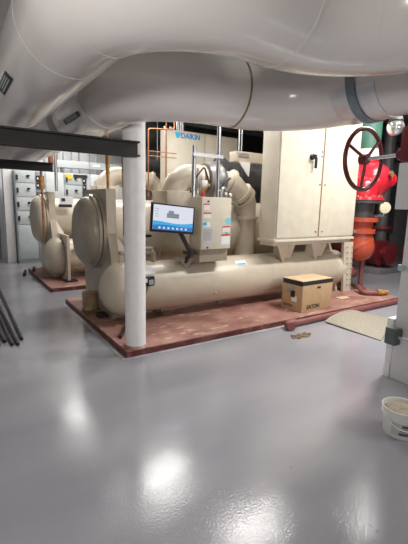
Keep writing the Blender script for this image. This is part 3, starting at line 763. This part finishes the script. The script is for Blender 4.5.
lab(MB().cyl((RX, RY, 1.38), (RX, RY, 1.70), .225, 30).build('black_section', 'rubber', rr), 'black pipe section')
f = ring((RX, RY, 1.70), (0, 0, 1), .2, .37, .05, 'rubber', 'pipe_flange')
f = ring((RX, RY, 1.755), (0, 0, 1), .2, .38, .05, 'red', 'pipe_flange')
sub_bolts(f, [(RX + .33 * math.cos(2 * PI * i / 16), RY + .33 * math.sin(2 * PI * i / 16), 1.78) for i in range(16)], (0, 0, 1), .024, .03, 'chrome')
va = MB().lathe((RX, RY, 1.78), (-.05, -.1, 1), [(0, .25), (.06, .25), (.14, .25), (.22, .235), (.30, .18), (.36, .09), (.38, .0)], 32)
va.ball((RX + .34, RY + .08, 2.10), .36, 1, 1, .95, 28)
va.tube([(RX + .3, RY + .2, 2.2), (RX + .30, RY + .2, 2.47)], .22, 24); va.tube([(RX + .02, RY + .2, 1.9), (RX + .04, RY + .2, 2.3)], .17, 20)
va.tube([(RX + .5, RY, 2.1), (RX + .74, RY - .05, 2.12)], .07, 12)
lab(va.build('valve_body', 'red', rr), 'bright red valve body')
hdl = MB().lathe((RX + .73, RY - .05, 2.12), (1, -.2, 0), [(0, .13), (.04, .13), (.05, .05)], 18).build('side_flange', 'red', rr)
gx = RX + .30
lab(MB().cyl((gx, RY + .2, 2.47), (gx, RY + .2, 2.66), .235, 28).build('white_band', 'white_paint', rr), 'white band')
lab(MB().cyl((gx, RY + .2, 2.66), (gx, RY + .2, 4.28), .23, 28).build('green_section', 'green', rr), 'green upper section')
lab(MB().lathe((RX + .34, RY - .3, 2.2), (0, -1, .1), [(0, .055), (.03, .055)], 18).build('round_plate', 'debris', rr), 'brown round plate')
MB().cyl((RX + .10, RY - .06, .07), (RX + .10, RY - .06, .66), .045, 14).build('support_leg', 'pipe_red', rr)
MB().lathe((RX + .10, RY - .06, .07), (0, 0, 1), [(0, .12), (.02, .12), (.02, .05)], 18).build('leg_base', 'pipe_red', rr)
ga = empty('pressure_gauge', (RX + .5, RY - .14, 1.5), 'round cream-faced pressure gauge beside the black pipe section', 'gauge')
MB().lathe((RX + .53, RY - .12, 1.60), (-.55, -.84, 0), [(0, .10), (.05, .105), (.055, .09)], 24).build('case', 'gauge', ga)
MB().cyl((RX + .53, RY - .12, 1.60), (RX + .53, RY - .12, 1.46), .018, 10).build('stem', 'chrome', ga)
MB().cyl((RX + .56, RY - .12, 1.45), (RX + .20, RY - .10, 1.45), .022, 10).build('nipple', 'chrome', ga)
# pipe offcut with a rusty union lying on the pad
po = empty('pipe_offcut', (6.05, 4.0, .07), 'short red pipe offcut with a rusty union lying at the right end of the pad', 'pipe')
MB().tube(round_path([(6.18, 4.22, .16), (6.0, 3.98, .115), (6.2, 3.86, .115)], .06, 5), .045, 14).build('red_pipe', 'pipe_red', po)
MB().lathe((6.2, 3.86, .125), (.85, -.35, 0), [(0, .045), (.0, .055), (.10, .055), (.10, .04), (.22, .04)], 10).build('union', 'brass', po)
tag(MB().box(5.36, 5.60, 3.96, 4.08, .07, .085, .003, Matrix.Rotation(0, 4, 'Z')).build('paper_sheet', 'card_top'), 'flat pale sheet lying on the pad right of the cardboard box', 'paper')
# background pumps
def pump(x, y, s, label):
    t = empty('pump', (x, y, 0), label, 'pump')
    MB().box(x - .45 * s, x + .45 * s, y - .3 * s, y + .3 * s, 0, .14 * s, .01).build('base', 'dark_wall', t)
    MB().lathe((x - .1 * s, y, .52 * s), (0, -1, 0), [(-.16 * s, .1), (-.15 * s, .34 * s), (.12 * s, .36 * s), (.16 * s, .2 * s), (.3 * s, .2 * s), (.3 * s, .28 * s), (.35 * s, .28 * s), (.35 * s, .0)], 28).build('volute', 'dark_red', t)
    MB().lathe((x + .1 * s, y + .1, .52 * s), (1, .2, 0), [(0, .22 * s), (.5 * s, .22 * s), (.55 * s, .1 * s)], 24).build('motor', 'dark_red', t)
    MB().cyl((x - .1 * s, y, .8 * s), (x - .1 * s, y, 4.28), .14 * s, 20).build('discharge_pipe', 'rubber', t)
    MB().lathe((x - .1 * s, y, 1.15 * s), (0, 0, 1), [(0, .15 * s), (0, .24 * s), (.06, .24 * s), (.06, .15 * s)], 20).build('pipe_flange', 'dark_red', t)
    MB().box(x - .2 * s, x + .05 * s, y - .05, y + .05, .12, .3 * s).build('foot', 'dark_red', t)
    return t
pump(9.0, 5.6, .95, 'dark red pump in the shadows behind the orange elbow')
pump(9.9, 5.2, .95, 'farther dark red pump nearest the white pier in the background')
bgp = empty('instrument_rack', (9.6, 6.0, 0), 'black instrument rack in the dark background left of the pier', 'instrument rack')
MB().box(9.3, 10.1, 6.0, 6.3, .9, 2.3, .01).build('body', 'black_plastic', bgp); MB().box(9.35, 9.45, 6.05, 6.2, 0, .9).build('leg', 'black', bgp); MB().box(9.95, 10.05, 6.05, 6.2, 0, .9).build('leg', 'black', bgp)
for k in range(5): MB().box(9.45 + .05 * (k % 2), 9.62 + .05 * (k % 2), 5.985, 6.0, 1.2 + .2 * k, 1.3 + .2 * k).build('instrument', 'grey_lbl' if k % 2 else 'white_lbl', bgp)
bgpipe([(8.5, 6.5, 4.28), (8.5, 6.5, .9), (9.2, 6.5, .9)], .12, 'thin dark red pipe dropping to the pumps at the right', m='dark_red', rad=.2, hang=())
bgpipe([(7.3, 6.95, 3.2), (12.98, 6.95, 3.2)], .2, 'dark pipe crossing above the red pumps', hang=())
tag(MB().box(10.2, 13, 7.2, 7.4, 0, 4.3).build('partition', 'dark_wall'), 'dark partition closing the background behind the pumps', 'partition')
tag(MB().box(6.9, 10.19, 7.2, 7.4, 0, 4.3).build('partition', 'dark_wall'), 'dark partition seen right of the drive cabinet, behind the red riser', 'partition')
# white hemispherical fixture
wl = empty('dome_fixture', (5.6, 3.5, 2.7), 'shiny white globe fixture hanging under the pipe at the right', 'fixture')
MB().ball((5.66, 3.5, 2.79), .125, seg=24).build('globe', 'chrome', wl); MB().cyl((5.66, 3.5, 2.9), (5.66, 3.5, 4.3), .03, 12).build('stem', 'black', wl)
MB().ball((5.95, 3.35, 2.84), .11, seg=20).build('globe', 'chrome', wl); MB().cyl((5.95, 3.35, 2.9), (5.95, 3.35, 4.3), .03, 12).build('stem', 'black', wl)
MB().lathe((5.66, 3.5, 2.88), (0, 0, 1), [(0, .11), (.06, .08), (.09, .04)], 20).build('cap', 'black', wl)

# ------------------------------------------------------------------ valve actuator with hand wheel on the pier
hw = empty('valve_actuator', (3.2, 1.9, 1.97), 'dark red gear actuator with a big hand wheel, on the right pier', 'valve actuator')
HC = Vector((3.125, 2.2, 2.02)); wr = .262
tor = [HC + Vector((wr * math.cos(a), 0, wr * math.sin(a))) for a in [2 * PI * i / 48 for i in range(49)]]
wm = MB().tube(tor, .0195, 12, caps=False).build('hand_wheel', 'dark_red', hw); lab(wm, 'dark red three-spoke hand wheel')
for a in (math.radians(155), math.radians(42), math.radians(268)):
    e = HC + Vector((wr * math.cos(a), 0, wr * math.sin(a)))
    MB().tube([HC + Vector((0, -.02, 0)), e], .014, 10).build('spoke', 'dark_red', wm)
MB().lathe(HC + Vector((0, .03, 0)), (0, -1, 0), [(0, .025), (0, .045), (.07, .045), (.07, .03)], 16).build('hub', 'dark_red', wm)
MB().cyl(HC, (3.22, 1.90, 2.045), .016, 12).build('shaft', 'chrome', hw)
MB().box(3.13, 3.395, 1.58, 1.89, 1.97, 2.27, .05).build('gearbox', 'dark_red', hw)
MB().lathe((3.2, 1.9, 2.045), (0, 1, 0), [(-.04, .05), (.02, .05), (.03, .03)], 16).build('shaft_boss', 'dark_red', hw)
lab(MB().lathe((3.135, 1.74, 2.17), (-1, 0, 0), [(0, .035), (.004, .035)], 18).build('green_dot', 'dot', hw), 'green round sticker')
MB().cyl((3.30, 1.74, 2.2), (3.30, 1.74, 2.5), .04, 14).build('valve_stem', 'black', hw)
tag(MB().box(3.115, 3.40, 1.45, 1.86, 1.59, 1.965, .008).build('wall_enclosure', 'panel_w'), 'white box on the right pier directly below the dark red actuator', 'enclosure')
bd = empty('pipe_clamp', (3.6, 1.6, 1.06), 'steel strap wrapped around the white pier at the right edge', 'strap')
MB().box(3.385, 3.40, 1.27, 1.915, 1.05, 1.085).box(3.385, 3.86, 1.90, 1.915, 1.05, 1.085).build('band', 'galv', bd); MB().box(3.37, 3.39, 1.87, 1.92, 1.04, 1.095).build('buckle', 'galv', bd)
eb = empty('junction_box', (3.35, 1.85, .33), 'dark grey electrical box low on the pier above the bucket', 'electrical box')
MB().box(3.255, 3.345, 1.80, 1.905, .375, .53, .006).build('body', 'elbox', eb); MB().box(3.249, 3.256, 1.81, 1.895, .385, .52, .003).build('cover', 'elbox', eb)
MB().cyl((3.30, 1.80, .45), (3.30, 1.40, .45), .016, 12).build('conduit', 'galv', eb); MB().box(3.345, 3.40, 1.82, 1.88, .41, .49).build('mounting_block', 'elbox', eb); MB().cyl((3.30, 1.41, .45), (3.40, 1.41, .45), .02, 12).build('conduit_end', 'galv', eb)
bl = None
zz = [0, .135, .29, .44, .585]; wd = (.0, .012, .004, -.02)
names = ('bottom', 'second from the floor', 'third from the floor', 'topmost')
for k in range(4):
    o = MB().box(3.392 + wd[k] * .8, 3.52, 1.903, 1.965, zz[k], zz[k + 1] - .002, .006).build('white_block', 'white_paint')
    tag(o, {0: 'bottom white block of the stack against the pier, beside the bucket', 1: 'white block second from the floor in the stack against the pier', 2: 'white block third from the floor in the stack against the pier', 3: 'topmost white block of the stack against the pier, behind the grey box'}[k], 'block', 'white blocks against the pier')

# ------------------------------------------------------------------ bucket
bk = empty('bucket', (2.63, 1.40, 0), 'white plastic bucket of dried cement on the floor at the pier foot', 'bucket')
BX, BY = 2.61, 1.335
MB().lathe((BX, BY, 0), (0, 0, 1), [(0, .02), (0, .108), (.01, .112), (.145, .126), (.15, .134), (.165, .134), (.167, .129), (.19, .131), (.195, .136), (.203, .136), (.203, .126), (.03, .105), (.03, .0)], 40).build('body', 'bucket', bk)
MB().lathe((BX, BY, .165), (0, 0, 1), [(0, .121), (.02, .10), (.035, .05), (.03, .0)], 24).build('cement', 'bucket_fill', bk)
hn = [Vector((BX + .139 * math.cos(a), BY + .139 * math.sin(a), .175 - .09 * math.sin((a - math.radians(150)) / math.radians(150) * PI))) for a in [math.radians(150) + math.radians(150) * i / 16 for i in range(17)]]
MB().tube(hn, .005, 8).build('handle', 'white_lbl', bk)
def bpatch(a0, a1, z0, z1, m, name, par, lift=.002):
    n = 8; v = []; f = []; mb = MB()
    for lf in (lift, -.001):
        for i in range(n + 1):
            a = math.radians(a0 + (a1 - a0) * i / n)
            for z in (z0, z1):
                r = .112 + (.128 - .112) * (z - .01) / .165 + lf
                v.append((BX + r * math.cos(a), BY + r * math.sin(a), z))
    k = 2 * (n + 1)
    for i in range(n): f += [(2 * i, 2 * i + 1, 2 * i + 3, 2 * i + 2), (k + 2 * i, k + 2 * i + 2, k + 2 * i + 3, k + 2 * i + 1)]
    f += [(2 * i, 2 * i + 2, k + 2 * i + 2, k + 2 * i) for i in range(n)] + [(2 * i + 1, k + 2 * i + 1, k + 2 * i + 3, 2 * i + 3) for i in range(n)]
    mb._new(v, f, True); return mb.build(name, m, par)
lb = bpatch(180, 262, .03, .125, 'grey_lbl', 'label_sheet', bk)
for k in range(3): bpatch(205 + 4 * k, 256 - 8 * k, .036 + .03 * k, .056 + .03 * k, 'elbox', 'printed_band', lb, .0035)
lab(MB().ball((BX + .06, BY - .128, .19), .02, 1.4, .6, .8, 10).build('handle_grip', 'white_lbl', bk), 'white grip')

# ------------------------------------------------------------------ drum, box, plate, floor pipe, debris, rods
dr = empty('drum', (1.57, 5.22, .07), 'small rusty brown drum on the pad corner beside the near tank head', 'drum')
MB().lathe((1.53, 5.18, .12), (0, 0, 1), [(0, .0), (0, .10), (.01, .107), (.08, .105), (.09, .112), (.10, .105), (.16, .105), (.17, .112), (.18, .105), (.24, .107), (.25, .10), (.245, .0)], 32).build('body', 'barrel', dr)
MB().box(1.44, 1.64, 5.08, 5.28, .07, .12).build('base_block', 'debris', dr)
tag(MB().box(1.53, 1.65, 4.84, 4.96, .07, .13, .005).build('small_block', 'black'), 'small dark block on the pad in front of the drum', 'block')
tag(MB().box(1.60, 1.68, 4.42, 4.46, .07, .09, .005, Matrix.Identity(4)).build('fitting_scrap', 'brass'), 'small brown fitting lying on the pad under the tank head', 'scrap')
tag(MB().tube([(1.72, 4.34, .09), (1.50, 3.98, .09), (1.62, 3.84, .09)][:2], .02, 10).build('scrap_rod', 'black'), 'thin dark rod on the pad left of the column', 'rod')

bx = empty('cardboard_box', (4.42, 3.9, .07), 'brown EATON cardboard box taped in black, on the pad edge', 'box')
ang = math.radians(1.5)
RB = Matrix.Translation((4.47, 3.92, .0715)) @ Matrix.Rotation(ang, 4, 'Z')
hx, hy, hz = .335, .20, .46
MB().box(-hx, hx, -hy, hy, 0, hz, .004, RB).build('carton', 'card', bx)
tp = MB().box(-hx + .002, hx - .002, -hy + .002, -.003, hz, hz + .004, 0, RB).box(-hx + .002, hx - .002, .003, hy - .002, hz, hz + .004, 0, RB).build('top_flap', 'card_top', bx)
MB().box(-hx + .0, hx - .001, -hy - .002, -hy, hz - .062, hz - .004, 0, RB).build('black_band', 'tape', bx)
MB().box(-hx - .002, -hx, -hy + .001, hy - .02, hz - .07, hz - .004, 0, RB).build('black_band', 'tape', bx)
q = RB @ Vector((-.23, -hy - .001, .04)); rt = RB.to_3x3() @ Vector((1, 0, 0))
text_mesh('EATON', .085, 'tape', bx, q, rt, (0, 0, 1), bold=.0025)
q = RB @ Vector((-hx - .001, hy - .04, .05)); text_mesh('EATON', .055, 'tape', bx, q, RB.to_3x3() @ Vector((0, -1, 0)), (0, 0, 1), bold=.001)
MB().box(-.02, .06, -hy - .002, -hy, hz - .13, hz - .10, 0, RB).build('printed_patch', 'tape', bx)
MB().box(-hx - .003, -hx, -.10, -.0, .14, .22, 0, RB).build('shipping_label', 'white_lbl', bx)
MB().box(-hx - .004, -hx, -.02, .10, .27, .36, 0, RB).build('torn_tape', 'galv', bx); MB().box(-hx - .004, -hx, -.06, .02, .20, .30, 0, RB).build('dark_print', 'tape', bx)

tp = MB(); n = 16; v = []; f = []
A, B, C_, D_ = Vector((4.27, 2.54, 0)), Vector((4.26, 3.38, 0)), Vector((5.12, 3.40, 0)), Vector((5.31, 2.98, 0))
for th in (0, .008):
    for i in range(n + 1):
        for j in range(n + 1):
            s, t_ = i / n, j / n
            p = (A * (1 - s) + D_ * s) * (1 - t_) + (B * (1 - s) + C_ * s) * t_
            p = p.copy(); p.z = .003 + th + .085 * (1 - (2 * s - 1) ** 2) ** .8 * (.1 + .9 * t_) + .015 * t_ 
            v.append(p)
k = (n + 1) ** 2
for i in range(n):
    for j in range(n):
        q = (i * (n + 1) + j, i * (n + 1) + j + 1, (i + 1) * (n + 1) + j + 1, (i + 1) * (n + 1) + j)
        f += [q, tuple(k + z for z in reversed(q))]
for i in range(n):
    for (u0, u1) in ((i, i + 1), (n * (n + 1) + i, n * (n + 1) + i + 1), (i * (n + 1), (i + 1) * (n + 1)), (i * (n + 1) + n, (i + 1) * (n + 1) + n)):
        f.append((u0, u1, k + u1, k + u0))
tp._new(v, f, True)
tag(tp.build('tread_plate', 'tread'), 'arched tan tread plate lying on the floor between the red pipe and the pier', 'metal plate')
fp = empty('floor_pipe', (4.3, 3.5, 0), 'dark red pipe with an elbow lying along the front edge of the pad', 'pipe')
MB().tube([(3.68, 3.47, .045), (6.35, 3.50, .045)], .042, 16).build('pipe', 'pipe_red', fp)
MB().tube(round_path([(3.76, 3.47, .054), (3.62, 3.47, .054), (3.58, 3.36, .054)], .05, 6), .052, 16).build('elbow', 'pipe_red', fp)
MB().cyl((3.593, 3.39, .06), (3.578, 3.35, .06), .058, 14).build('elbow_rim', 'pipe_red', fp)
db = MB()
for k in range(60):
    a = random.uniform(0, 2 * PI); r_ = random.random() ** .7
    s = random.uniform(.008, .02)
    db.ball((3.55 + .17 * r_ * math.cos(a), 3.16 + .07 * r_ * math.sin(a), s * .35), s, 1.5, 1., .5, 8)
o = db.build('rust_spill', 'debris'); tag(o, 'small brown heap of rust scale spilled in front of the floor pipe elbow', 'debris'); o['kind'] = 'stuff'
rods = [((.62, 7.45), (.575, 4.66), .018, 'rightmost and longest of the dark steel pipes lying on the floor'),
        ((.50, 6.3), (.515, 4.50), .018, 'dark steel pipe lying second from the right of the bundle'),
        ((.44, 6.2), (.46, 4.52), .018, 'dark steel pipe third from the right, in the middle of the bundle'),
        ((.37, 6.3), (.40, 4.66), .020, 'dark steel pipe fourth from the right of the floor bundle'),
        ((.28, 6.2), (.33, 4.56), .020, 'leftmost dark steel pipe of the floor bundle, cut by the view edge')]
for (a, b, r_, l) in rods:
    t = MB(); n = 16
    t.tube([(a[0], a[1], r_), (b[0], b[1], r_)], r_, 14, caps=False)
    t.tube([(b[0], b[1], r_), (b[0] + (a[0] - b[0]) * .02, b[1] + .06, r_)], r_ * .75, 14)
    o = t.build('steel_pipe', 'steel_rod'); tag(o, l, 'pipe', 'steel pipes on the floor')
tag(MB().tube([(1.30, 9.25, .03), (1.20, 8.75, .03), (1.36, 8.62, .03)][:2], .03, 12).build('black_bar', 'black'), 'black bar on the floor at the far corner of the farther pad', 'bar')
tag(MB().tube([(1.48, 9.2, .10), (1.40, 8.80, .10)], .03, 12).build('black_bar', 'black'), 'black bar lying on the far corner of the farther pad', 'bar')

# ------------------------------------------------------------------ lights
def area(loc, sx, sy, power, rot=(0, 0, 0), col=(1, .97, .93)):
    l = bpy.data.lights.new('lamp', 'AREA'); l.shape = 'RECTANGLE'; l.size = sx; l.size_y = sy; l.energy = power; l.color = col
    o = bpy.data.objects.new('ceiling_or_fill_lamp', l); COL.objects.link(o); o.location = loc; o.rotation_euler = rot
    return o
def aim(loc, tgt):
    return (Vector(tgt) - Vector(loc)).to_track_quat('-Z', 'Y').to_euler()
area((3.0, 6.15, 3.9), 1.3, .3, 70)
area((5.2, 2.3, 3.9), 1.3, .3, 135)
area((6.3, 3.25, 3.9), 1.2, .3, 90)
area((3.9, 4.25, 3.9), 1.2, .3, 45)
area((2.6, 9.3, 3.9), 2.4, .3, 105)
area((2.4, 11.2, 3.9), 2.4, .2, 25)
area((-1.1, .3, 1.95), .9, .3, 38, aim((-1.1, .3, 1.95), (1.8, 3.5, 1.9)))  # added low fill lamp left of the camera, brightens column and pipe undersides
area((4.7, -.7, 2.15), 1.3, .4, 55, aim((4.7, -.7, 2.15), (2.6, 3.4, 1.8)))  # second added fill lamp, low at the right, lifts the farther fat pipe

w = bpy.data.worlds.new('world'); S.world = w; w.use_nodes = True
w.node_tree.nodes['Background'].inputs[0].default_value = (.5, .5, .5, 1); w.node_tree.nodes['Background'].inputs[1].default_value = .02

# ------------------------------------------------------------------ camera
F, yaw, pitch, roll, H = 384., .58164, .176257, .023426, 1.6
f = Vector((math.sin(yaw) * math.cos(pitch), math.cos(yaw) * math.cos(pitch), -math.sin(pitch)))
r = Vector((math.cos(yaw), -math.sin(yaw), 0)); u = r.cross(f)
r2 = r * math.cos(roll) + u * math.sin(roll); u2 = u * math.cos(roll) - r * math.sin(roll)
cd = bpy.data.cameras.new('camera'); co = bpy.data.objects.new('camera', cd); COL.objects.link(co)
cd.sensor_fit = 'AUTO'; cd.sensor_width = 36; cd.lens = 36 * F / 544; cd.clip_start = .05
co.matrix_world = Matrix(((r2.x, u2.x, -f.x, 0), (r2.y, u2.y, -f.y, 0), (r2.z, u2.z, -f.z, H), (0, 0, 0, 1)))
S.camera = co
for o in bpy.data.objects:
    if '_o' in o: del o['_o']
S.view_settings.view_transform = 'Standard'; S.view_settings.look = 'None'; S.view_settings.gamma = 1; S.view_settings.use_curve_mapping = False
S.view_settings.exposure = 0.25
